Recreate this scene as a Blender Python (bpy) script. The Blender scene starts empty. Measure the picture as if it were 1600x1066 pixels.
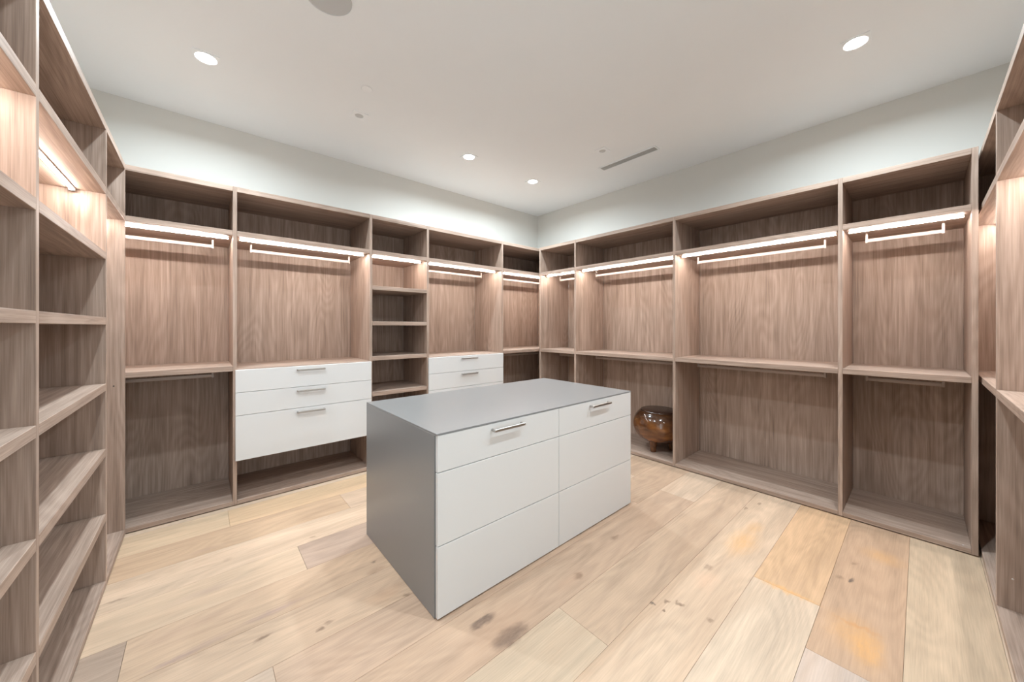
import bpy, bmesh, math, random
from mathutils import Vector

random.seed(7)
scene = bpy.context.scene
COL = scene.collection
PI = math.pi

# ------------------------------------------------------------------ camera
YAW = math.radians(48.891)
F_PX, CY = 556.98, 510.3
cam_d = bpy.data.cameras.new('camera')
cam = bpy.data.objects.new('camera', cam_d)
COL.objects.link(cam)
cam.location = (0, 0, 1.3708)
cam.rotation_euler = (PI / 2, 0, YAW - PI / 2)
cam_d.sensor_fit = 'HORIZONTAL'
cam_d.sensor_width = 36
cam_d.lens = F_PX / 1600 * 36
cam_d.shift_y = -(533 - CY) / 1600.0
cam_d.clip_start = 0.02
scene.camera = cam

# ------------------------------------------------------------------ world, exposure
world = bpy.data.worlds.new('world')
scene.world = world
world.use_nodes = True
wb = world.node_tree.nodes['Background']
wb.inputs[0].default_value = (0.82, 0.935, 1.0, 1)
wb.inputs[1].default_value = 2.2          # added fill light, let in through the added doorway
scene.view_settings.view_transform = 'Standard'
scene.view_settings.look = 'None'
scene.view_settings.gamma = 1
scene.view_settings.exposure = 0.60
scene.view_settings.use_curve_mapping = False
DOWN_W = 18.5        # watts of each ceiling downlight
LED_E = 80.0         # emission of the light strips under the upper shelves

# ------------------------------------------------------------------ key dimensions
XC, YA, XB, YD = -0.375, 3.442, 3.472, -0.239     # fronts of the four cabinet runs
DEP = 0.605
WXL, WYB, WXR, WYN = XC - DEP, YA + DEP, XB + DEP, YD - DEP
ZC = 3.14
HT = 2.44
TV = 0.025           # upright thickness
TH = 0.038           # shelf thickness


# ------------------------------------------------------------------ node helpers
def new_mat(name):
    m = bpy.data.materials.new(name)
    m.use_nodes = True
    return m, m.node_tree.nodes, m.node_tree.links, m.node_tree.nodes['Principled BSDF']


def plain(name, col, rough=0.5, metal=0.0, spec=0.5, noise=0.0, bump=0.0, bscale=200, coat=0.0):
    m, N, L, B = new_mat(name)
    B.inputs['Base Color'].default_value = (*col, 1)
    B.inputs['Roughness'].default_value = rough
    B.inputs['Metallic'].default_value = metal
    B.inputs['Specular IOR Level'].default_value = spec
    B.inputs['Coat Weight'].default_value = coat
    B.inputs['Coat Roughness'].default_value = 0.18
    tc = N.new('ShaderNodeTexCoord')
    if noise:
        nz = N.new('ShaderNodeTexNoise'); nz.inputs['Scale'].default_value = 3.0; nz.inputs['Detail'].default_value = 4
        L.new(tc.outputs['Object'], nz.inputs['Vector'])
        mp = N.new('ShaderNodeMapRange'); mp.inputs[3].default_value = 1 - noise; mp.inputs[4].default_value = 1 + noise
        L.new(nz.outputs['Fac'], mp.inputs[0])
        vm = N.new('ShaderNodeVectorMath'); vm.operation = 'SCALE'; vm.inputs[0].default_value = col
        L.new(mp.outputs[0], vm.inputs['Scale'])
        L.new(vm.outputs[0], B.inputs['Base Color'])
    if bump:
        nb = N.new('ShaderNodeTexNoise'); nb.inputs['Scale'].default_value = bscale; nb.inputs['Detail'].default_value = 2
        L.new(tc.outputs['Object'], nb.inputs['Vector'])
        bp = N.new('ShaderNodeBump'); bp.inputs['Strength'].default_value = bump; bp.inputs['Distance'].default_value = 0.001
        L.new(nb.outputs['Fac'], bp.inputs['Height'])
        L.new(bp.outputs[0], B.inputs['Normal'])
    return m


def emit(name, col, strength):
    m, N, L, B = new_mat(name)
    B.inputs['Base Color'].default_value = (0.9, 0.9, 0.9, 1)
    B.inputs['Emission Color'].default_value = (*col, 1)
    B.inputs['Emission Strength'].default_value = strength
    return m


def closet_wood(axis):
    """taupe elm melamine, grain along the given object axis"""
    m, N, L, B = new_mat('taupe_wood_' + axis)
    tc = N.new('ShaderNodeTexCoord')
    oi = N.new('ShaderNodeObjectInfo')
    rnd = N.new('ShaderNodeVectorMath'); rnd.operation = 'SCALE'; rnd.inputs[0].default_value = (17.3, 31.7, 23.9)
    L.new(oi.outputs['Random'], rnd.inputs['Scale'])
    add = N.new('ShaderNodeVectorMath'); add.operation = 'ADD'
    L.new(tc.outputs['Object'], add.inputs[0]); L.new(rnd.outputs[0], add.inputs[1])
    sp = N.new('ShaderNodeSeparateXYZ'); L.new(add.outputs[0], sp.inputs[0])
    along = {'x': 0, 'y': 1, 'z': 2}[axis]
    oth = [i for i in range(3) if i != along]
    ac = N.new('ShaderNodeMath'); ac.operation = 'ADD'
    L.new(sp.outputs[oth[0]], ac.inputs[0]); L.new(sp.outputs[oth[1]], ac.inputs[1])

    def coord(sa, sl, off=0.0):
        c = N.new('ShaderNodeCombineXYZ')
        a = N.new('ShaderNodeMath'); a.operation = 'MULTIPLY'; a.inputs[1].default_value = sa
        b = N.new('ShaderNodeMath'); b.operation = 'MULTIPLY'; b.inputs[1].default_value = sl
        L.new(ac.outputs[0], a.inputs[0]); L.new(sp.outputs[along], b.inputs[0])
        L.new(a.outputs[0], c.inputs[0]); L.new(b.outputs[0], c.inputs[1]); c.inputs[2].default_value = off
        return c.outputs[0]

    def noise(v, scale, detail, rough=0.5, dist=0.0):
        n = N.new('ShaderNodeTexNoise'); n.inputs['Scale'].default_value = scale
        n.inputs['Detail'].default_value = detail; n.inputs['Roughness'].default_value = rough
        n.inputs['Distortion'].default_value = dist
        L.new(v, n.inputs['Vector']); return n.outputs['Fac']

    broad = noise(coord(1, 0.05, 1.3), 20, 2)              # soft vertical bands
    fine = noise(coord(1, 0.014, 4.1), 330, 3, 0.6)         # pores
    mid = noise(coord(1, 0.022, 8.7), 95, 3, 0.6)
    # cathedral figure: rings of a slowly varying field
    fld = noise(coord(1, 0.16, 2.2), 3.2, 1.5, 0.45, 0.25)
    k = N.new('ShaderNodeMath'); k.operation = 'MULTIPLY'; k.inputs[1].default_value = 150
    L.new(fld, k.inputs[0])
    sn = N.new('ShaderNodeMath'); sn.operation = 'SINE'; L.new(k.outputs[0], sn.inputs[0])

    def madd(a, w, b):
        n = N.new('ShaderNodeMath'); n.operation = 'MULTIPLY_ADD'; n.inputs[1].default_value = w
        L.new(a, n.inputs[0])
        if isinstance(b, float): n.inputs[2].default_value = b
        else: L.new(b, n.inputs[2])
        return n.outputs[0]
    v = madd(broad, 0.62, -0.46)
    v = madd(mid, 0.78, v)
    v = madd(fine, 0.62, v)
    v = madd(sn.outputs[0], 0.05, v)
    cr = N.new('ShaderNodeValToRGB')
    e = cr.color_ramp.elements
    e[0].position = 0.15; e[0].color = (0.198, 0.138, 0.108, 1)
    e[1].position = 0.95; e[1].color = (0.560, 0.428, 0.354, 1)
    md = e.new(0.52); md.color = (0.368, 0.267, 0.211, 1)
    L.new(v, cr.inputs[0])
    L.new(cr.outputs[0], B.inputs['Base Color'])
    B.inputs['Roughness'].default_value = 0.5
    B.inputs['Specular IOR Level'].default_value = 0.3
    bp = N.new('ShaderNodeBump'); bp.inputs['Strength'].default_value = 0.12; bp.inputs['Distance'].default_value = 0.001
    L.new(fine, bp.inputs['Height']); L.new(bp.outputs[0], B.inputs['Normal'])
    return m


# stains and knots that the floor boards carry: x, y, radius x, radius y, colour, strength, softness
KNOT = (0.060, 0.046, 0.046)
BRN = (0.13, 0.075, 0.048)
ORG = (0.72, 0.37, 0.12)
SPOTS = [
    (0.990, 1.335, 0.068, 0.024, KNOT, 0.88, 0.7), (1.035, 1.196, 0.095, 0.045, KNOT, 0.92, 0.7),
    (1.03, 1.25, 0.26, 0.13, (0.52, 0.33, 0.22), 0.45, 1.0),
    (1.560, 1.237, 0.035, 0.022, BRN, 0.75, 0.8), (1.50, 1.24, 0.13, 0.045, (0.55, 0.36, 0.25), 0.45, 1.0),
    (2.024, 1.308, 0.05, 0.018, BRN, 0.55, 0.9), (1.685, 0.866, 0.012, 0.012, KNOT, 0.8, 0.7),
    (1.679, 0.813, 0.011, 0.009, BRN, 0.8, 0.7), (1.75, 0.825, 0.012, 0.012, BRN, 0.65, 0.7),
    (1.785, 0.782, 0.014, 0.015, BRN, 0.75, 0.7), (1.782, 0.64, 0.012, 0.016, BRN, 0.5, 0.8),
    (2.172, 0.795, 0.03, 0.018, BRN, 0.45, 0.9), (2.06, 0.76, 0.10, 0.06, (0.80, 0.50, 0.34), 0.35, 1.0),
    (3.088, 0.862, 0.03, 0.010, BRN, 0.6, 0.7), (3.248, 0.820, 0.03, 0.012, BRN, 0.5, 0.8),
    (2.646, 0.244, 0.026, 0.010, KNOT, 0.8, 0.7), (2.625, 0.288, 0.022, 0.020, BRN, 0.5, 0.9),
    (2.845, 0.250, 0.028, 0.012, BRN, 0.45, 0.9),
    (2.60, 0.745, 0.22, 0.085, ORG, 0.50, 1.0), (2.85, 0.74, 0.10, 0.05, ORG, 0.35, 1.0),
    (2.286, 0.46, 0.025, 0.14, ORG, 0.62, 1.0),
    (2.20, 0.20, 0.15, 0.10, ORG, 0.42, 1.0), (2.12, 0.15, 0.13, 0.06, ORG, 0.55, 1.0),
    (2.262, 0.19, 0.018, 0.08, (0.55, 0.26, 0.09), 0.5, 1.0), (3.05, 0.15, 0.10, 0.10, ORG, 0.36, 1.0),
    (0.204, 1.902, 0.036, 0.010, BRN, 0.7, 0.8), (0.405, 1.780, 0.022, 0.009, BRN, 0.75, 0.8),
    (0.445, 1.800, 0.026, 0.018, BRN, 0.5, 0.9), (-0.080, 2.015, 0.11, 0.014, (0.30, 0.21, 0.20), 0.6, 1.0),
    (0.03, 2.03, 0.10, 0.02, (0.34, 0.24, 0.22), 0.35, 1.0), (0.27, 2.05, 0.14, 0.022, (0.34, 0.24, 0.23), 0.5, 1.0),
    (0.761, 2.092, 0.022, 0.010, KNOT, 0.6, 0.8), (0.735, 2.015, 0.06, 0.03, BRN, 0.35, 1.0),
    (0.792, 1.725, 0.020, 0.016, BRN, 0.7, 0.8), (0.71, 1.80, 0.12, 0.06, (0.60, 0.36, 0.22), 0.35, 1.0),
    (0.02, 2.885, 0.10, 0.025, (0.40, 0.27, 0.21), 0.4, 1.0), (0.02, 2.43, 0.18, 0.035, (0.42, 0.30, 0.24), 0.45, 1.0),
    (-0.322, 2.64, 0.05, 0.008, BRN, 0.5, 0.9), (0.55, 2.60, 0.015, 0.012, BRN, 0.45, 0.9),
    (0.12, 2.68, 0.025, 0.02, BRN, 0.25, 1.0), (-0.05, 2.20, 0.24, 0.05, (0.44, 0.30, 0.22), 0.35, 1.0),
]


def floor_oak(spots):
    m, N, L, B = new_mat('light_oak_boards')
    geo = N.new('ShaderNodeNewGeometry')
    oi = N.new('ShaderNodeObjectInfo')
    rnd = N.new('ShaderNodeVectorMath'); rnd.operation = 'SCALE'; rnd.inputs[0].default_value = (13.1, 9.7, 5.0)
    L.new(oi.outputs['Random'], rnd.inputs['Scale'])
    add = N.new('ShaderNodeVectorMath'); add.operation = 'ADD'
    L.new(geo.outputs['Position'], add.inputs[0]); L.new(rnd.outputs[0], add.inputs[1])

    def noise(scl, scale, detail, rough=0.5, dist=0.0, src=None):
        mp = N.new('ShaderNodeVectorMath'); mp.operation = 'MULTIPLY'; mp.inputs[1].default_value = scl
        L.new(src or add.outputs[0], mp.inputs[0])
        n = N.new('ShaderNodeTexNoise'); n.inputs['Scale'].default_value = scale
        n.inputs['Detail'].default_value = detail; n.inputs['Roughness'].default_value = rough
        n.inputs['Distortion'].default_value = dist
        L.new(mp.outputs[0], n.inputs['Vector']); return n
    fine = noise((0.035, 1, 1), 190, 3, 0.6).outputs['Fac']
    broad = noise((0.16, 1, 1), 9, 3, 0.55, 0.4).outputs['Fac']
    fld = noise((0.22, 1, 1), 3.4, 1.5, 0.4, 0.3).outputs['Fac']
    k = N.new('ShaderNodeMath'); k.operation = 'MULTIPLY'; k.inputs[1].default_value = 130; L.new(fld, k.inputs[0])
    sn = N.new('ShaderNodeMath'); sn.operation = 'SINE'; L.new(k.outputs[0], sn.inputs[0])

    def madd(a, w, b):
        n = N.new('ShaderNodeMath'); n.operation = 'MULTIPLY_ADD'; n.inputs[1].default_value = w
        L.new(a, n.inputs[0])
        if isinstance(b, float): n.inputs[2].default_value = b
        else: L.new(b, n.inputs[2])
        return n.outputs[0]
    v = madd(broad, 0.70, 0.43)
    v = madd(fine, 0.44, v)
    v = madd(sn.outputs[0], 0.04, v)
    sc = N.new('ShaderNodeVectorMath'); sc.operation = 'SCALE'
    L.new(oi.outputs['Color'], sc.inputs[0]); L.new(v, sc.inputs['Scale'])
    # darker streaks drift towards brown
    mr = N.new('ShaderNodeMapRange'); mr.inputs[1].default_value = 0.50; mr.inputs[2].default_value = 0.72
    mr.inputs[3].default_value = 0.0; mr.inputs[4].default_value = 0.35
    L.new(noise((0.11, 1, 1), 7, 4, 0.6, 0.6).outputs['Fac'], mr.inputs[0])
    mx = N.new('ShaderNodeMix'); mx.data_type = 'RGBA'
    L.new(mr.outputs[0], mx.inputs[0]); L.new(sc.outputs[0], mx.inputs[6]); mx.inputs[7].default_value = (0.46, 0.31, 0.21, 1)
    cur = mx.outputs[2]
    # distorted position for the knots
    dn = noise((0.5, 1, 1), 26, 3, 0.6, 0.0, geo.outputs['Position'])
    ds = N.new('ShaderNodeVectorMath'); ds.operation = 'MULTIPLY_ADD'
    ds.inputs[1].default_value = (0.08, 0.05, 0); ds.inputs[2].default_value = (-0.04, -0.025, 0)
    L.new(dn.outputs['Color'], ds.inputs[0])
    pd = N.new('ShaderNodeVectorMath'); pd.operation = 'ADD'
    L.new(geo.outputs['Position'], pd.inputs[0]); L.new(ds.outputs[0], pd.inputs[1])
    brk = N.new('ShaderNodeMapRange'); brk.inputs[1].default_value = 0.32; brk.inputs[2].default_value = 0.62
    brk.inputs[3].default_value = 0.62; brk.inputs[4].default_value = 1.0
    L.new(noise((0.35, 1, 1), 75, 4, 0.65, 0.8).outputs['Fac'], brk.inputs[0])
    for (x, y, rx, ry, c, st, so) in spots:
        a = N.new('ShaderNodeVectorMath'); a.operation = 'MULTIPLY_ADD'
        a.inputs[1].default_value = (1 / rx, 1 / ry, 0); a.inputs[2].default_value = (-x / rx, -y / ry, 0)
        L.new(pd.outputs[0], a.inputs[0])
        ln = N.new('ShaderNodeVectorMath'); ln.operation = 'LENGTH'; L.new(a.outputs[0], ln.inputs[0])
        mp = N.new('ShaderNodeMapRange'); mp.interpolation_type = 'SMOOTHSTEP'
        mp.inputs[1].default_value = 1.3; mp.inputs[2].default_value = 1.3 - 1.25 * so
        mp.inputs[3].default_value = 0; mp.inputs[4].default_value = st
        L.new(ln.outputs['Value'], mp.inputs[0])
        fm = N.new('ShaderNodeMath'); fm.operation = 'MULTIPLY'; L.new(mp.outputs[0], fm.inputs[0]); L.new(brk.outputs[0], fm.inputs[1])
        mm = N.new('ShaderNodeMix'); mm.data_type = 'RGBA'
        L.new(fm.outputs[0], mm.inputs[0]); L.new(cur, mm.inputs[6]); mm.inputs[7].default_value = (*c, 1)
        cur = mm.outputs[2]
    L.new(cur, B.inputs['Base Color'])
    B.inputs['Roughness'].default_value = 0.55
    B.inputs['Specular IOR Level'].default_value = 0.3
    bp = N.new('ShaderNodeBump'); bp.inputs['Strength'].default_value = 0.10; bp.inputs['Distance'].default_value = 0.001
    L.new(fine, bp.inputs['Height']); L.new(bp.outputs[0], B.inputs['Normal'])
    return m


def stool_wood():
    m, N, L, B = new_mat('lacquered_amber_wood')
    tc = N.new('ShaderNodeTexCoord')
    sp = N.new('ShaderNodeSeparateXYZ'); L.new(tc.outputs['Object'], sp.inputs[0])
    mp = N.new('ShaderNodeVectorMath'); mp.operation = 'MULTIPLY'; mp.inputs[1].default_value = (1, 1, 2.2)
    L.new(tc.outputs['Object'], mp.inputs[0])
    nz = N.new('ShaderNodeTexNoise'); nz.inputs['Scale'].default_value = 4.5; nz.inputs['Detail'].default_value = 5; nz.inputs['Distortion'].default_value = 0.5
    L.new(mp.outputs[0], nz.inputs['Vector'])
    cr = N.new('ShaderNodeValToRGB')
    e = cr.color_ramp.elements
    e[0].position = 0.30; e[0].color = (0.040, 0.014, 0.006, 1)
    e[1].position = 0.72; e[1].color = (0.310, 0.120, 0.030, 1)
    md = e.new(0.50); md.color = (0.140, 0.050, 0.015, 1)
    L.new(nz.outputs['Fac'], cr.inputs[0])
    sh = N.new('ShaderNodeMapRange'); sh.interpolation_type = 'SMOOTHSTEP'
    sh.inputs[1].default_value = 0.26; sh.inputs[2].default_value = 0.40; sh.inputs[3].default_value = 0.0; sh.inputs[4].default_value = 0.8
    L.new(sp.outputs[2], sh.inputs[0])
    mx = N.new('ShaderNodeMix'); mx.data_type = 'RGBA'; mx.inputs[7].default_value = (0.030, 0.012, 0.006, 1)
    L.new(sh.outputs[0], mx.inputs[0]); L.new(cr.outputs[0], mx.inputs[6])
    L.new(mx.outputs[2], B.inputs['Base Color'])
    B.inputs['Roughness'].default_value = 0.16
    B.inputs['Coat Weight'].default_value = 0.5
    return m


WX, WY, WZ = closet_wood('x'), closet_wood('y'), closet_wood('z')
OAK_CLEAR = floor_oak([])
WHITE_LAC = plain('white_lacquer', (0.675, 0.675, 0.672), 0.38, noise=0.01)
GREY_LAC = plain('grey_lacquer', (0.225, 0.227, 0.228), 0.28, spec=0.6, noise=0.03)
CARCASS = plain('dark_carcass', (0.10, 0.09, 0.085), 0.7)
NICKEL = plain('brushed_nickel', (0.46, 0.44, 0.42), 0.36, metal=1.0)
WARM_METAL = plain('pale_bronze_metal', (0.42, 0.345, 0.305), 0.45, metal=0.3)
PAINT = plain('white_wall_paint', (0.715, 0.715, 0.682), 0.75, noise=0.012, bump=0.08, bscale=260)
CEIL = plain('white_ceiling_paint', (0.89, 0.935, 0.965), 0.85, noise=0.012, bump=0.06, bscale=260)
TRIM = plain('white_fixture_trim', (0.90, 0.945, 0.975), 0.5, noise=0.01)
GRILLE = plain('grey_grille', (0.58, 0.60, 0.61), 0.6, bump=0.5, bscale=900)
SLOT = plain('dark_slot', (0.24, 0.24, 0.235), 0.7)
SLAT = plain('grey_slat', (0.50, 0.515, 0.52), 0.5)
FACE = plain('pale_grey_fitting_face', (0.60, 0.62, 0.63), 0.6)
SUBF = plain('dark_subfloor', (0.10, 0.075, 0.055), 0.9)
GAP_SHADE = plain('black_gap_shadow', (0.012, 0.011, 0.010), 0.8)  # near-black colour stands in for the contact shadow under the cabinets
SCREW = plain('steel_screw', (0.7, 0.7, 0.7), 0.35, metal=1.0)
HOLE = plain('dark_pin_hole', (0.02, 0.015, 0.012), 0.9)
LED = emit('light_strip_diffuser', (1.0, 0.935, 0.88), LED_E)
LENS = emit('downlight_lens', (1.0, 0.97, 0.92), 9.0)
STOOL = stool_wood()
STOOL_TOP = plain('dark_brown_stool_top', (0.045, 0.022, 0.015), 0.22)


# ------------------------------------------------------------------ mesh helpers
def link(name, me, mat, parent=None, loc=(0, 0, 0)):
    o = bpy.data.objects.new(name, me)
    COL.objects.link(o)
    o.location = loc
    if parent is not None:
        o.parent = parent
    if mat is not None:
        me.materials.append(mat)
    return o


def world_loc(o):
    v = Vector((0, 0, 0))
    while o is not None:
        v += o.location
        o = o.parent
    return v


def mesh_boxes(boxes, bev=0.0012):
    bm = bmesh.new()
    for (a, b) in boxes:
        vs = [bm.verts.new((x, y, z)) for z in (a[2], b[2]) for y in (a[1], b[1]) for x in (a[0], b[0])]
        for f in ((0, 2, 3, 1), (4, 5, 7, 6), (0, 1, 5, 4), (2, 6, 7, 3), (0, 4, 6, 2), (1, 3, 7, 5)):
            bm.faces.new([vs[i] for i in f])
    if bev:
        bmesh.ops.bevel(bm, geom=list(bm.edges), offset=bev, segments=1, affect='EDGES', profile=0.5)
    me = bpy.data.meshes.new('mesh')
    bm.normal_update()
    bm.to_mesh(me)
    bm.free()
    return me


def box(name, a, b, mat, parent=None, bev=0.0012):
    """a board between two world corners; its origin is its centre"""
    a, b = [min(p, q) for p, q in zip(a, b)], [max(p, q) for p, q in zip(a, b)]
    c = [(p + q) / 2 for p, q in zip(a, b)]
    me = mesh_boxes([([p - k for p, k in zip(a, c)], [q - k for q, k in zip(b, c)])], bev)
    base = world_loc(parent) if parent is not None else Vector((0, 0, 0))
    return link(name, me, mat, parent, Vector(c) - base)


def boxes(name, bl, mat, parent=None, bev=0.001):
    lo = [min(b[0][i] for b in bl) for i in range(3)]
    hi = [max(b[1][i] for b in bl) for i in range(3)]
    c = [(p + q) / 2 for p, q in zip(lo, hi)]
    me = mesh_boxes([([p - k for p, k in zip(a, c)], [q - k for q, k in zip(b, c)]) for a, b in bl], bev)
    base = world_loc(parent) if parent is not None else Vector((0, 0, 0))
    return link(name, me, mat, parent, Vector(c) - base)


def lathe(name, prof, mat, parent=None, at=(0, 0, 0), seg=40, smooth=True):
    bm = bmesh.new()
    rings = []
    for r, z in prof:
        if r < 1e-6:
            rings.append([bm.verts.new((0, 0, z))])
        else:
            rings.append([bm.verts.new((r * math.cos(2 * PI * i / seg), r * math.sin(2 * PI * i / seg), z)) for i in range(seg)])
    for A, Bq in zip(rings, rings[1:]):
        for i in range(seg):
            j = (i + 1) % seg
            if len(A) == 1 and len(Bq) == 1: continue
            if len(A) == 1: bm.faces.new((A[0], Bq[j], Bq[i]))
            elif len(Bq) == 1: bm.faces.new((A[i], A[j], Bq[0]))
            else: bm.faces.new((A[i], A[j], Bq[j], Bq[i]))
    bmesh.ops.recalc_face_normals(bm, faces=list(bm.faces))
    if smooth:
        for f in bm.faces: f.smooth = True
    me = bpy.data.meshes.new('mesh')
    bm.to_mesh(me); bm.free()
    base = world_loc(parent) if parent is not None else Vector((0, 0, 0))
    return link(name, me, mat, parent, Vector(at) - base)


def thing(name, label, cat, loc, group=None):
    o = bpy.data.objects.new(name, None)
    COL.objects.link(o)
    o.empty_display_size = 0.1
    o.location = loc
    o['label'] = label
    o['category'] = cat
    if group: o['group'] = group
    return o


def struct(o, label, cat):
    o['kind'] = 'structure'
    o['label'] = label
    o['category'] = cat
    return o


# ------------------------------------------------------------------ room shell
T = 0.12
struct(box('wall_back', (WXL - T, WYB, -0.1), (WXR + T, WYB + T, ZC), PAINT, bev=0),
       'white painted wall above the cabinets with the drawers', 'wall')
struct(box('wall_right', (WXR, WYN - T, -0.1), (WXR + T, WYB, ZC), PAINT, bev=0),
       'white painted wall above the wide hanging bays behind the island', 'wall')
struct(box('wall_left', (WXL - T, WYN - T, -0.1), (WXL, WYB, ZC), PAINT, bev=0),
       'white painted wall behind the open shoe shelves', 'wall')
DX0, DX1, DZ = -0.86, 0.26, 2.45  # doorway opening added out of view, placed to steer the fill light
struct(boxes('wall_front', [((WXL, WYN - T, -0.1), (DX0, WYN, ZC)), ((DX1, WYN - T, -0.1), (WXR, WYN, ZC)),
                            ((DX0, WYN - T, DZ), (DX1, WYN, ZC))], PAINT, bev=0),
       'white painted wall with an added unseen doorway beside the camera', 'wall')
struct(box('ceiling', (WXL - T, WYN - T, ZC), (WXR + T, WYB + T, ZC + 0.1), CEIL, bev=0),
       'smooth white ceiling with recessed lights', 'ceiling')
floor = struct(box('floor', (WXL, WYN, -0.06), (WXR, WYB, -0.014), SUBF, bev=0),
               'light oak floor of wide boards with knots', 'floor')

# floor boards: rows along x; each entry: joints and colours by row
S0, PWD = 0.045, 0.2787


def srgb(r, g, b):
    f = lambda c: ((c / 255 + 0.055) / 1.055) ** 2.4 if c > 10 else c / 255 / 12.92
    return (f(r), f(g), f(b))


PALE, TAN, PINK, YEL, GREYISH = (222, 196, 168), (209, 180, 151), (212, 186, 165), (226, 193, 150), (198, 174, 152)
ROWS = {
    -4: ([0.6, 2.6], [PALE, TAN, PALE]), -3: ([1.4, 3.2], [TAN, PALE, TAN]), -2: ([0.2, 2.2], [PALE, TAN, PALE]),
    -1: ([1.25], [TAN, (220, 194, 162)]),
    0: ([0.35, 1.945], [PALE, (216, 196, 178), (208, 174, 142)]),
    1: ([0.10, 2.285], [TAN, (224, 200, 172), (222, 184, 144)]),
    2: ([0.9], [PALE, (221, 193, 163)]),
    3: ([1.316], [(224, 200, 170), (212, 184, 155)]),
    4: ([-0.20, 2.9], [PALE, (206, 177, 149), PALE]),
    5: ([0.218, 2.55], [(222, 196, 170), (212, 182, 154), TAN]),
    6: ([1.1, 3.0], [(217, 188, 158), PALE, TAN]),
    7: ([-0.243, 1.9], [(192, 168, 146), (216, 186, 155), PALE]),
    8: ([0.453, 2.3], [(222, 194, 163), (196, 170, 148), TAN]),
    9: ([1.7], [(226, 198, 168), PALE]),
    10: ([0.852, 2.6], [(212, 181, 148), (222, 194, 165), TAN]),
    11: ([0.15, 2.0], [(222, 194, 160), (224, 192, 154), PALE]),
    12: ([1.2], [PALE, TAN]), 13: ([0.5, 2.4], [TAN, PALE, TAN]), 14: ([1.6], [PALE, TAN]),
}
GAP = 0.0005
for r, (joints, cols) in ROWS.items():
    y0, y1 = S0 + PWD * r, S0 + PWD * (r + 1)
    y0, y1 = max(y0, WYN), min(y1, WYB)
    if y1 - y0 < 0.02: continue
    xs = [WXL] + joints + [WXR]
    for x0, x1, c in zip(xs, xs[1:], cols):
        mine = [q for q in SPOTS if x0 - 1.35 * q[2] - 0.05 < q[0] < x1 + 1.35 * q[2] + 0.05
                and y0 - 1.35 * q[3] - 0.035 < q[1] < y1 + 1.35 * q[3] + 0.035]
        OAK = floor_oak(mine) if mine else OAK_CLEAR
        p = box('plank', (x0 + GAP, y0 + GAP, -0.0138), (x1 - GAP, y1 - GAP, 0), OAK, floor, bev=0.0006)
        p.color = (*[k * w for k, w in zip(srgb(*c), (0.765, 0.76, 0.795))], 1)

# ------------------------------------------------------------------ closet units
Z_UP = (2.065, 2.103)      # shelf that carries the light strip
Z_MID = (1.030, 1.068)
Z_BOT = (0.007, 0.038)
BACK0, BACK1 = 0.585, 0.603
GROUP = 'built-in closet units around the walls'


class Run:
    """maps run coordinates (s along the run, d depth behind the front) to the room"""
    def __init__(self, axis, front, sign):
        self.axis, self.front, self.sign = axis, front, sign

    def p(self, s, d, z):
        q = self.front + self.sign * d
        return (s, q, z) if self.axis == 'x' else (q, s, z)

    @property
    def hw(self): return WX if self.axis == 'x' else WY


RA, RB, RC, RD = Run('x', YA, 1), Run('y', XB, 1), Run('y', XC, -1), Run('x', YD, -1)


def bd(run, name, s0, s1, d0, d1, z0, z1, mat, parent, bev=0.0012):
    return box(name, run.p(s0, d0, z0), run.p(s1, d1, z1), mat, parent, bev)


def upright(run, parent, s0, s1, z0=0.0, d0=0.0):
    return bd(run, 'side_panel', s0, s1, d0, BACK0 - 0.0005, z0, HT, WZ, parent)


def shelf(run, parent, name, s0, s1, zt, th=TH, d0=0.0, d1=None):
    return bd(run, name, s0 + 0.0004, s1 - 0.0004, d0, (BACK0 - 0.001) if d1 is None else d1, zt - th, zt, run.hw, parent)


def light_strip(run, parent, s0, s1, ztop):
    """slim profile with a half-round diffuser and two end caps"""
    a, b = s0 + 0.020, s1 - 0.020
    h = bd(run, 'light_strip', a, b, 0.100, 0.122, ztop - 0.0045, ztop - 0.0003, WARM_METAL, parent, 0.0006)
    bm = bmesh.new()
    n, rad, mid = 8, 0.0075, (a + b) / 2
    rings = []
    for s in (a + 0.004 - mid, b - 0.004 - mid):
        ring = []
        for i in range(n + 1):
            t = PI * i / n
            x, z = rad * math.cos(t), -rad * math.sin(t)
            ring.append(bm.verts.new((s, x, z) if run.axis == 'x' else (x, s, z)))
        rings.append(ring)
    for i in range(n):
        bm.faces.new((rings[0][i], rings[0][i + 1], rings[1][i + 1], rings[1][i]))
    bm.faces.new(rings[0]); bm.faces.new(rings[1])
    bm.faces.new((rings[0][0], rings[1][0], rings[1][n], rings[0][n]))
    bmesh.ops.recalc_face_normals(bm, faces=list(bm.faces))
    me = bpy.data.meshes.new('mesh'); bm.to_mesh(me); bm.free()
    link('diffuser', me, LED, h, Vector(run.p(mid, 0.111, ztop - 0.0048)) - world_loc(h))
    for s in (a, b - 0.0035):
        bd(run, 'end_cap', s, s + 0.0035, 0.1005, 0.1215, ztop - 0.0132, ztop - 0.0047, SLAT, h, 0.0006)
    return h


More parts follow.
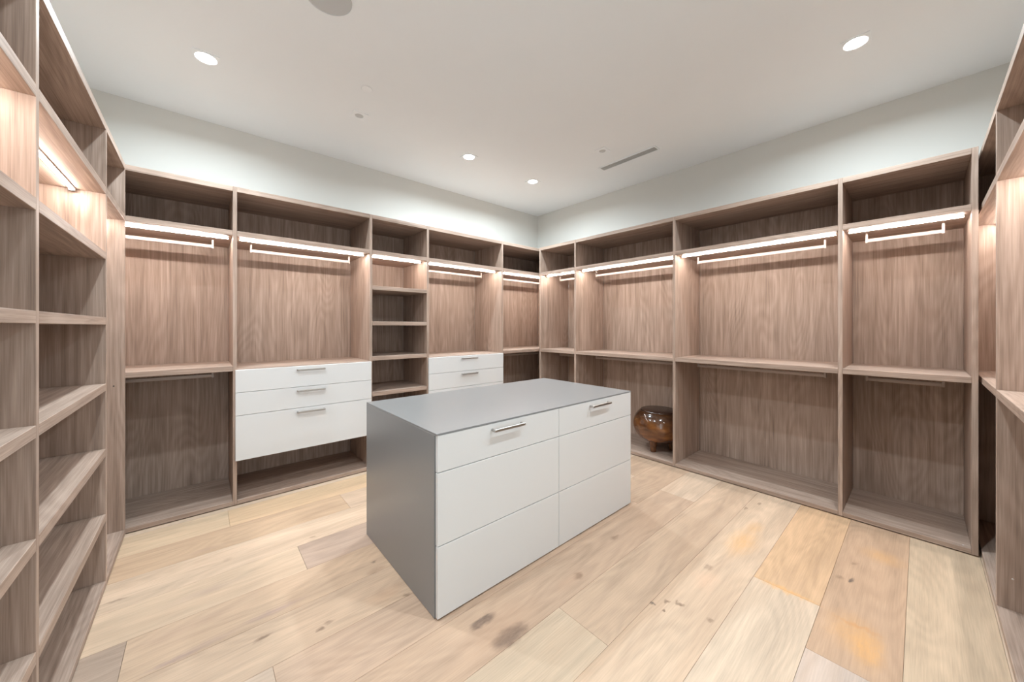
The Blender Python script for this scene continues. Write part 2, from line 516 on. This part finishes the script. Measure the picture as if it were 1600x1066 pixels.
def rod(run, parent, a, b, ztop):
    """flat oval rail hung from the shelf on two short posts"""
    zc = ztop - 0.052
    d = 0.295
    bm = bmesh.new()
    n = 12
    rings = []
    base = world_loc(parent)
    mid = (a + b) / 2
    for s in (a, b):
        ring = []
        for i in range(n):
            t = 2 * PI * i / n
            # stadium section 13 mm x 28 mm
            x = 0.0068 * math.cos(t)
            z = 0.0072 * math.copysign(1, math.sin(t)) * (1 if abs(math.sin(t)) > 1e-6 else 0) + 0.0068 * math.sin(t)
            w = run.p(s - mid, 0, z)
            dd = run.sign * x
            ring.append(bm.verts.new((w[0], dd, z) if run.axis == 'x' else (dd, w[1], z)))
        rings.append(ring)
    # run.p adds the front offset; undo it by using only the along coordinate set above
    for i in range(n):
        bm.faces.new((rings[0][i], rings[0][(i + 1) % n], rings[1][(i + 1) % n], rings[1][i]))
    bm.faces.new(rings[0]); bm.faces.new(rings[1])
    bmesh.ops.recalc_face_normals(bm, faces=list(bm.faces))
    me = bpy.data.meshes.new('mesh'); bm.to_mesh(me); bm.free()
    o = link('hanging_rod', me, WARM_METAL, parent, Vector(run.p(mid, d, zc)) - base)
    for s in (a, b - 0.014):
        bd(run, 'bracket', s, s + 0.014, d - 0.010, d + 0.010, zc - 0.016, ztop - 0.0003, WARM_METAL, o, 0.001)
    return o


def handle(run, parent, sc, z, half=0.106, front=-0.020, mat=NICKEL):
    """slim bar pull: bar on two end posts"""
    bl = []
    for s0, s1, d0, d1, z0, z1 in ((sc - half, sc + half, front - 0.036, front - 0.023, z - 0.0075, z + 0.0075),
                                   (sc - half, sc - half + 0.012, front - 0.0235, front - 0.0003, z - 0.0065, z + 0.0065),
                                   (sc + half - 0.012, sc + half, front - 0.0235, front - 0.0003, z - 0.0065, z + 0.0065)):
        p, q = run.p(s0, d0, z0), run.p(s1, d1, z1)
        bl.append(([min(u, v) for u, v in zip(p, q)], [max(u, v) for u, v in zip(p, q)]))
    return boxes('handle', bl, mat, parent, 0.0022)


def unit(run, name, label, s0, s1, lo_panel=None, hi_panel=None, mid=True, rods=(), low_rods=(), led=True,
         shelves=(), drawers=False, bot_front=0.0, led_span=None, cat='closet unit'):
    """s0..s1 is the clear opening; lo/hi_panel are the uprights it owns (start, end along the run)"""
    base = run.p((s0 + s1) / 2, 0.3, 0)
    t = thing(name, label, cat, base, GROUP)
    for pan in (lo_panel, hi_panel):
        if pan: upright(run, t, pan[0], pan[1], 0.007)
    shelf(run, t, 'top_board', s0, s1, HT, TH)
    bd(run, 'back_panel', s0 + 0.0005, s1 - 0.0005, BACK0, BACK1, 0.004, HT, WZ, t)
    shelf(run, t, 'upper_shelf', s0, s1, Z_UP[1], TH, d0=0.0)
    shelf(run, t, 'bottom_board', s0, s1, Z_BOT[1], Z_BOT[1] - Z_BOT[0])
    bd(run, 'floor_gap_shadow', s0 + 0.01, s1 - 0.01, 0.014, 0.57, 0.0002, 0.0068, GAP_SHADE, t, 0)  # black filler box that draws the shadow line along the floor
    if led:
        a, b = led_span or (s0, s1)
        light_strip(run, t, a, b, Z_UP[0])
    for a, b in rods: rod(run, t, a, b, Z_UP[0])
    if mid: shelf(run, t, 'middle_shelf', s0, s1, Z_MID[1], TH)
    for a, b in low_rods: rod(run, t, a, b, Z_MID[0])
    for z in shelves: shelf(run, t, 'shelf', s0, s1, z, TH)
    if drawers:
        shelf(run, t, 'drawer_top', s0, s1, 1.046, 0.025)
        shelf(run, t, 'drawer_deck', s0, s1, 0.372, 0.022, d0=0.012)
        e0, e1 = s0 - 0.0105, s1 + 0.0105
        for z0, z1 in ((0.8655, 1.0375), (0.6895, 0.8625), (0.3440, 0.6865)):
            dr = bd(run, 'drawer', e0, e1, -0.020, -0.0012, z0, z1, WHITE_LAC, t, 0.0015)
            bd(run, 'drawer_box', s0 + 0.013, s1 - 0.013, 0.0, 0.50, max(z0 + 0.02, 0.376), z1 - 0.03, CARCASS, dr, 0)
            handle(run, dr, (s0 + s1) / 2, z1 - 0.030)
    return t


def dv(c): return (c - TV / 2, c + TV / 2)


# --- back run (drawers)
a1, a2, a3, a4 = 0.1957, 1.2207, 1.8178, 2.8450
unit(RA, 'hanging_cabinet', 'corner hanging bay beside the open shoe shelves, one middle shelf between two rods',
     WXL + 0.03, a1 - TV / 2, (WXL + 0.004, WXL + 0.0296), dv(a1), rods=[(-0.90, 0.078)], low_rods=[(-0.90, 0.078)])
unit(RA, 'drawer_cabinet', 'wide bay with three white drawers above an open niche, left of the island',
     a1 + TV / 2, a2 - TV / 2, None, dv(a2), mid=False, rods=[(0.312, 1.115)], drawers=True)
unit(RA, 'shelf_cabinet', 'narrow bay of open shelves between the two white drawer bays',
     a2 + TV / 2, a3 - TV / 2, None, dv(a3), mid=False, shelves=(1.762, 1.420, 1.082, 0.740, 0.392))
unit(RA, 'drawer_cabinet', 'wide bay with white drawers half hidden behind the grey island top',
     a3 + TV / 2, a4 - TV / 2, None, dv(a4), mid=False, rods=[(1.935, 2.735)], drawers=True)
unit(RA, 'hanging_cabinet', 'small corner hanging bay just right of the half hidden white drawers',
     a4 + TV / 2, WXR - 0.03, None, (WXR - 0.0296, WXR - 0.004), rods=[(2.955, 3.95)], low_rods=[(2.955, 3.95)])

# --- right run (four hanging bays)
b0, b1, b2, b3, b4 = 3.4025, 2.7975, 1.5790, 0.3803, -0.2140
unit(RB, 'hanging_cabinet', 'narrow hanging bay at the far corner beyond the island',
     b1 + TV / 2, b0 - TV / 2, None, dv(b0), rods=[(2.90, 3.30)], low_rods=[(2.90, 3.30)])
unit(RB, 'hanging_cabinet', 'wide hanging bay with the round wooden stool on its bottom board',
     b2 + TV / 2, b1 - TV / 2, None, dv(b1), rods=[(1.69, 2.70)], low_rods=[(1.69, 2.70)])
unit(RB, 'hanging_cabinet', 'wide empty hanging bay just right of the bay with the stool',
     b3 + TV / 2, b2 - TV / 2, None, dv(b2), rods=[(0.495, 1.475)], low_rods=[(0.495, 1.475)])
ub = unit(RB, 'hanging_cabinet', 'last hanging bay at the right end of the long hanging wall',
          b4 + TV / 2, b3 - TV / 2, dv(b4), dv(b3), rods=[(-0.108, 0.272)], low_rods=[(-0.108, 0.272)])

# --- left run (open shelves)
c0, c1, c2 = 0.7300, 1.7700, 2.8200
SH = (1.760, 1.418, 1.072, 0.730, 0.388)
unit(RC, 'shelf_cabinet', 'open shoe shelf bay cut off by the left edge of the photo',
     c0 + TV / 2, c1 - TV / 2, dv(c0), dv(c1), mid=False, shelves=SH)
unit(RC, 'shelf_cabinet', 'open shoe shelf bay at left with the bright diagonal light strip',
     c1 + TV / 2, c2 - TV / 2, None, dv(c2), mid=False, shelves=SH)
uc = unit(RC, 'hanging_cabinet', 'tall narrow bay without middle shelf at the inner end of the shoe shelves',
          c2 + TV / 2, YA - 0.0125, None, (YA - 0.0121, YA - 0.0006), mid=False)

# --- front right run
d0, d1 = 1.6600, 2.8805
ud0 = unit(RD, 'hanging_cabinet', 'cabinet bay cut off by the right edge of the photo',
           d0 + TV / 2, d1 - TV / 2, dv(d0), dv(d1))
unit(RD, 'hanging_cabinet', 'deep dark corner bay behind the end panel of the hanging wall',
     d1 + TV / 2, WXR - 0.03, None, (WXR - 0.0296, WXR - 0.004))

# little screws and pin holes seen on the panels
for o, mat, p, ax in ((ud0, SCREW, (d1 - TV / 2 - 0.0002, -0.285, 0.185), 'x'), (ud0, HOLE, (d1 - TV / 2 - 0.0002, -0.345, 0.105), 'x'),
                      (uc, HOLE, (-0.425, YA - 0.0123, 0.985), 'y'), (ub, SCREW, (XB + 0.03, b4 + TV / 2 + 0.03, Z_BOT[1] + 0.0002), 'z')):
    s = lathe('screw', [(0, 0.0009), (0.003, 0.0009), (0.0042, 0)], mat, o, p, 12, False)
    if ax == 'x': s.rotation_euler = (0, -PI / 2, 0)
    if ax == 'y': s.rotation_euler = (PI / 2, 0, 0)

# ------------------------------------------------------------------ island
IX0, IX1, IY0, IY1, IZ = 0.822, 2.506, 1.473, 2.400, 0.872
isl = thing('island', 'free standing island with white drawers, grey top and grey side', 'island', ((IX0 + IX1) / 2, (IY0 + IY1) / 2, 0))
RI = Run('x', IY0, 1)
box('top_panel', (IX0, IY0, IZ - 0.010), (IX1, IY1, IZ), GREY_LAC, isl, 0.001)
for x0 in (IX0, IX1 - 0.018):
    box('side_panel', (x0, IY0 + 0.022, 0.002), (x0 + 0.018, IY1, IZ - 0.0104), GREY_LAC, isl, 0.001)
box('back_panel', (IX0 + 0.0185, IY1 - 0.02, 0.002), (IX1 - 0.0185, IY1 - 0.002, IZ - 0.0104), WHITE_LAC, isl, 0.001)
box('carcass', (IX0 + 0.0185, IY0 + 0.03, 0.002), (IX1 - 0.0185, IY1 - 0.0205, IZ - 0.0110), CARCASS, isl, 0)
IM = 1.671
for x0, x1 in ((IX0 + 0.005, IM - 0.0014), (IM + 0.0014, IX1 - 0.002)):
    for z0, z1, h in ((0.6900, IZ - 0.0112, True), (0.3460, 0.6865, False), (0.008, 0.3425, False)):
        dr = box('drawer', (x0, IY0, z0), (x1, IY0 + 0.019, z1), WHITE_LAC, isl, 0.0015)
        if h: handle(RI, dr, (x0 + x1) / 2, z1 - 0.030, 0.108, front=0.0)

# ------------------------------------------------------------------ stool
SX, SY, SZ = 3.755, 1.872, Z_BOT[1]
st = thing('round_stool', 'glossy brown drum shaped wooden stool on short legs', 'stool', (SX, SY, SZ))
body = [(0, 0.098), (0.10, 0.098), (0.160, 0.108), (0.208, 0.138), (0.243, 0.185), (0.262, 0.238), (0.265, 0.280),
        (0.257, 0.328), (0.238, 0.370), (0.214, 0.402), (0.196, 0.418), (0.190, 0.420)]
lathe('body', body, STOOL, st, (SX, SY, SZ), 64)
lathe('seat_top', [(0.1895, 0.4195), (0.187, 0.428), (0.176, 0.433), (0.08, 0.437), (0, 0.438)], STOOL_TOP, st, (SX, SY, SZ), 64)
for k in range(3):
    an = math.radians(181 + 120 * k)
    lathe('leg', [(0, 0.0005), (0.026, 0.0005), (0.029, 0.008), (0.035, 0.06), (0.042, 0.116)], STOOL, st,
          (SX + 0.128 * math.cos(an), SY + 0.128 * math.sin(an), SZ), 24)

# ------------------------------------------------------------------ ceiling fixtures


def downlight(x, y, label):
    t = thing('downlight', label, 'ceiling light', (x, y, ZC), 'recessed ceiling lights')
    h = 0.068
    bm = bmesh.new()
    seg = 32
    # square plate with a round aperture, 5 mm proud of the ceiling
    outer, inner, rec = [], [], []
    for i in range(seg):
        a = 2 * PI * i / seg
        c, s = math.cos(a), math.sin(a)
        k = h / max(abs(c), abs(s))
        outer.append((c * k, s * k)); inner.append((c * 0.058, s * 0.058)); rec.append((c * 0.054, s * 0.054))
    rows = [[bm.verts.new((p[0], p[1], -0.0003)) for p in outer], [bm.verts.new((p[0], p[1], -0.005)) for p in outer],
            [bm.verts.new((p[0], p[1], -0.005)) for p in inner], [bm.verts.new((p[0], p[1], -0.0015)) for p in rec]]
    for A, Bq in zip(rows, rows[1:]):
        for i in range(seg):
            j = (i + 1) % seg
            bm.faces.new((A[i], Bq[i], Bq[j], A[j]))
    bmesh.ops.recalc_face_normals(bm, faces=list(bm.faces))
    me = bpy.data.meshes.new('mesh'); bm.to_mesh(me); bm.free()
    link('trim_plate', me, TRIM, t)
    lathe('lens', [(0, -0.0030), (0.0535, -0.0030), (0.0535, -0.0012), (0, -0.0012)], LENS, t, (x, y, ZC), 32, False)
    ld = bpy.data.lights.new('downlight_beam', 'AREA')
    ld.shape = 'DISK'; ld.size = 0.085; ld.energy = DOWN_W
    ld.color = (0.80, 0.93, 1.0); ld.spread = math.radians(163.5)
    lo = bpy.data.objects.new('downlight_beam', ld)
    COL.objects.link(lo); lo.location = (0, 0, -0.0065); lo.parent = t
    return t


downlight(0.025, 3.095, 'lit recessed ceiling light nearest the shoe shelves')
downlight(2.105, 3.095, 'lit recessed ceiling light right of the small square ceiling fitting, above the drawers')
downlight(3.050, 3.110, 'lit recessed ceiling light nearest the far corner of the room')
downlight(3.076, 0.266, 'lit recessed ceiling light near the right edge of the photo')
downlight(0.030, 1.650, 'lit recessed ceiling light outside the photo above the shoe shelves')
downlight(1.600, 0.280, 'added unseen recessed ceiling light between entrance and right edge')  # lamp added out of view to help light the room


def square_fitting(x, y, label):
    t = thing('square_fitting', label, 'ceiling fitting', (x, y, ZC), 'unlit square ceiling fittings')
    h = 0.058
    boxes('plate', [((x - h, y - h, ZC - 0.006), (x + h, y - 0.034, ZC - 0.0003)), ((x - h, y + 0.034, ZC - 0.006), (x + h, y + h, ZC - 0.0003)),
                    ((x - h, y - 0.034, ZC - 0.006), (x - 0.034, y + 0.034, ZC - 0.0003)), ((x + 0.034, y - 0.034, ZC - 0.006), (x + h, y + 0.034, ZC - 0.0003))],
          TRIM, t, 0)
    lathe('grille', [(0, -0.0045), (0.030, -0.0045), (0.033, -0.0005)], FACE, t, (x, y, ZC), 28, False)
    lathe('bezel', [(0.0335, -0.0005), (0.0335, -0.0062), (0.0465, -0.0062), (0.0465, -0.0005)], TRIM, t, (x, y, ZC), 28, False)


square_fitting(0.998, 3.090, 'small unlit square ceiling fitting above the drawers, left of the lit light')
square_fitting(3.042, 2.103, 'small unlit square ceiling fitting beside the long grey air slot')

sp = thing('ceiling_speaker', 'round grey ceiling speaker cut off by the top edge of the photo', 'speaker', (0.512, 2.083, ZC))
lathe('grille', [(0, -0.006), (0.112, -0.006), (0.118, -0.004)], GRILLE, sp, (0.512, 2.083, ZC), 56, False)
lathe('rim', [(0.1183, -0.0005), (0.1183, -0.007), (0.1225, -0.006), (0.1235, -0.0005)], TRIM, sp, (0.512, 2.083, ZC), 56, False)
sk = thing('sprinkler_cover', 'faint round white sprinkler cover plate on the ceiling', 'sprinkler', (0.93, 2.71, ZC))
lathe('cover_plate', [(0, -0.004), (0.036, -0.004), (0.040, -0.002)], TRIM, sk, (0.93, 2.71, ZC), 32, False)
lathe('collar', [(0.022, -0.0003), (0.022, -0.0035), (0.012, -0.0035)], TRIM, sk, (0.93, 2.71, ZC), 24, False)

vx0, vx1, vy0, vy1 = 3.352, 3.434, 1.718, 2.350
vt = thing('air_slot', 'long grey linear air slot in the ceiling', 'air vent', ((vx0 + vx1) / 2, (vy0 + vy1) / 2, ZC))
box('backing', (vx0, vy0, ZC - 0.0022), (vx1, vy1, ZC - 0.0003), SLOT, vt, 0)
boxes('frame', [((vx0 - 0.012, vy0 - 0.012, ZC - 0.007), (vx0, vy1 + 0.012, ZC - 0.0003)), ((vx1, vy0 - 0.012, ZC - 0.007), (vx1 + 0.012, vy1 + 0.012, ZC - 0.0003)),
                ((vx0, vy0 - 0.012, ZC - 0.007), (vx1, vy0, ZC - 0.0003)), ((vx0, vy1, ZC - 0.007), (vx1, vy1 + 0.012, ZC - 0.0003))], TRIM, vt, 0)
for i in range(4):
    x = vx0 + 0.011 + i * 0.020
    box('slat', (x - 0.0055, vy0 + 0.002, ZC - 0.0065), (x + 0.0055, vy1 - 0.002, ZC - 0.0025), SLAT, vt, 0.0005)
